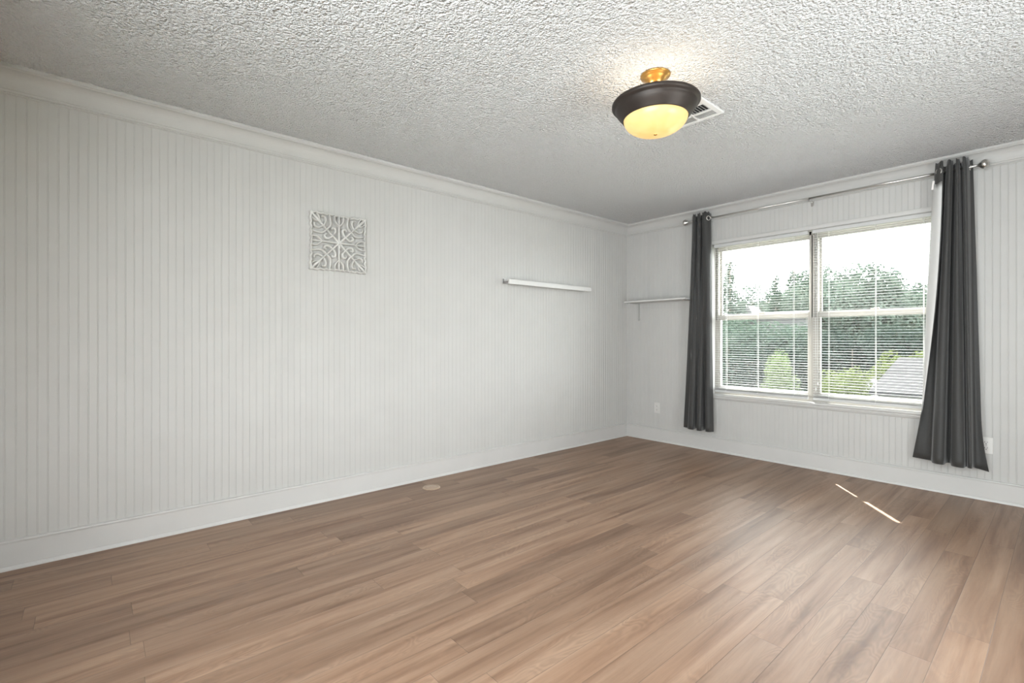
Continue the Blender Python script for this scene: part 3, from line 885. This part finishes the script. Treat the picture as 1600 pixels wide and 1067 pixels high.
for kind, sd, mt, x, y, zt, w, lab in TT:
    tree('broadleaf_tree' if kind == 'broad' else 'conifer_tree', kind, sd, mt, x, y, zt-GZ, w, lab, 'tree', TG)
SG = 'dark shrubs and small trees below the skyline'
SS = [
 (11, 'leaf_mid', -12.7, 29.9, 2.9, 6.2, 'grey green shrub mass low at the left edge of the left window'),
 (11, 'leaf_mid', -11.8, 32, 2.6, 6.8, 'grey green shrub mass left of the middle of the left window'),
 (12, 'leaf_mid', -10.9, 34, 2.4, 7.0, 'grey green shrub mass in the middle of the left window'),
 (12, 'leaf_mid', -9.6, 33, 2.6, 6.5, 'grey green shrub mass next to the mullion in the left window'),
 (11, 'leaf_dark', -9.3, 27, .9, 5.2, 'dark shrub low in the left pane behind the lower sash'),
 (12, 'leaf_dark', -9.3, 33.0, .9, 4.6, 'dark shrub low in the left window close to the mullion'),
 (12, 'leaf_dark', -5.6, 26, 1.6, 4.6, 'dark shrub right of the mullion below the meeting rail'),
 (11, 'leaf_dark', -4.4, 26.5, 2.1, 4.8, 'dark shrub below the tall pale trees of the right window'),
 (12, 'leaf_dark', -3.2, 27, 2.1, 4.6, 'dark shrub in the middle of the right window'),
 (11, 'leaf_dark', -2.1, 27.5, 2.0, 4.6, 'dark shrub above the grey roof'),
 (12, 'leaf_dark', -1.1, 28, 1.9, 4.6, 'dark shrub beside the right curtain above the grey roof'),
]
for sd, mt, x, y, zt, w, lab in SS: tree('shrub', 'bush', sd, mt, x, y, zt-GZ, w, lab, 'shrub', SG)
LG = 'yellow green bushes in the yard'
for sd, x, y, zt, w, lab in [
 (13, -2.45, 18, .46, 2.2, 'yellow green bush in front of the grey roof, nearest the mullion'),
 (13, -3.15, 20, -.30, 2.0, 'lower yellow green bush left of the one by the roof'),
 (14, -2.0, 24, .90, 2.6, 'yellow green treetop behind the left end of the grey roof'),
 (14, -1.25, 24, .92, 2.6, 'yellow green treetop behind the middle of the grey roof'),
 (13, -.55, 24, .94, 2.6, 'yellow green treetop behind the right end of the grey roof'),
 (14, -6.45, 22, .95, 1.9, 'yellow green bush standing alone in the lower left pane')]:
    tree('bush', 'bush', sd, 'leaf_olive' if x < -5 else 'leaf_lime', x, y, zt-GZ, w, lab, 'bush', LG)

# neighbour house with a grey hip roof, to the right
hs_ = thing('neighbor_house', 'low house with a grey shingle roof seen at the bottom of the right window', 'house', (.2, 18, GZ))
b = MB(); b.box(-.95, 2.6, 15.8, 20.6, GZ, -.67); b.build('wall', 'siding', hs_)
b = MB()
ez, rz_ = -.66, .42
ev = [(-1.12, 15.4, ez), (2.9, 15.4, ez), (2.9, 21.0, ez), (-1.9, 21.0, ez)]
b.add(ev+[(-1.0, 19.2, rz_), (2.4, 19.2, rz_)]+[(x, y, z-.12) for x, y, z in ev],
      [(0, 1, 5, 4), (1, 2, 5), (2, 3, 4, 5), (3, 0, 4), (0, 6, 7, 1), (1, 7, 8, 2), (2, 8, 9, 3), (3, 9, 6, 0), (6, 9, 8, 7)])
b.build('roof', 'shingle', hs_)
# small white gabled shed beside the left end of the roof
g = thing('white_shed', 'small white gabled shed at the left end of the grey roof', 'shed', (-2.55, 22.4, GZ))
b = MB(); x0, x1, y0, y1 = -2.84, -2.30, 22.1, 22.8
b.add([(x0, y0, GZ), (x1, y0, GZ), (x1, y0, -1.05), ((x0+x1)/2, y0, -.74), (x0, y0, -1.05), (x0, y1, GZ), (x1, y1, GZ), (x1, y1, -1.05), ((x0+x1)/2, y1, -.74), (x0, y1, -1.05)],
      [(0, 1, 2, 3, 4), (9, 8, 7, 6, 5), (0, 5, 6, 1), (1, 6, 7, 2), (4, 9, 5, 0)])
b.build('wall', 'shed_white', g)
b = MB(); xm_ = (x0+x1)/2
lo_ = [(x0-.07, -1.11), (xm_, -.73), (x1+.07, -1.11)]
v = [(x, y, z+d) for d in (0, .03) for y in (y0-.06, y1+.06) for x, z in lo_]
b.add(v, [(0, 1, 4, 3), (1, 2, 5, 4), (6, 9, 10, 7), (7, 10, 11, 8), (0, 6, 7, 1), (1, 7, 8, 2), (3, 4, 10, 9), (4, 5, 11, 10), (0, 3, 9, 6), (2, 8, 11, 5)])
b.build('roof', 'siding', g)
# pale house far behind the trees on the left
ph = thing('distant_house', 'distant pale house among the trees at the bottom of the upper left pane', 'house', (-12.5, 38, GZ))
b = MB(); b.box(-15.1, -10.0, 37, 40, GZ, 2.95); b.build('wall', 'siding', ph)
b = MB(); b.add([(-15.4, 36.6, 2.85), (-9.7, 36.6, 2.85), (-9.7, 40.4, 2.85), (-15.4, 40.4, 2.85), (-14.9, 38.5, 3.42), (-10.2, 38.5, 3.42)],
                [(0, 1, 5, 4), (1, 2, 5), (2, 3, 4, 5), (3, 0, 4), (0, 3, 2, 1)])
b.build('roof', 'pale_roof', ph)
b = MB(); b.add([(-14.75, 36.5, 2.82), (-13.6, 36.5, 2.82), (-14.18, 36.5, 3.92), (-14.75, 38.6, 2.82), (-13.6, 38.6, 2.82), (-14.18, 38.6, 3.92)], [(0, 1, 2), (3, 5, 4), (0, 2, 5, 3), (1, 4, 5, 2), (0, 3, 4, 1)])
b.build('gable', 'siding', ph)
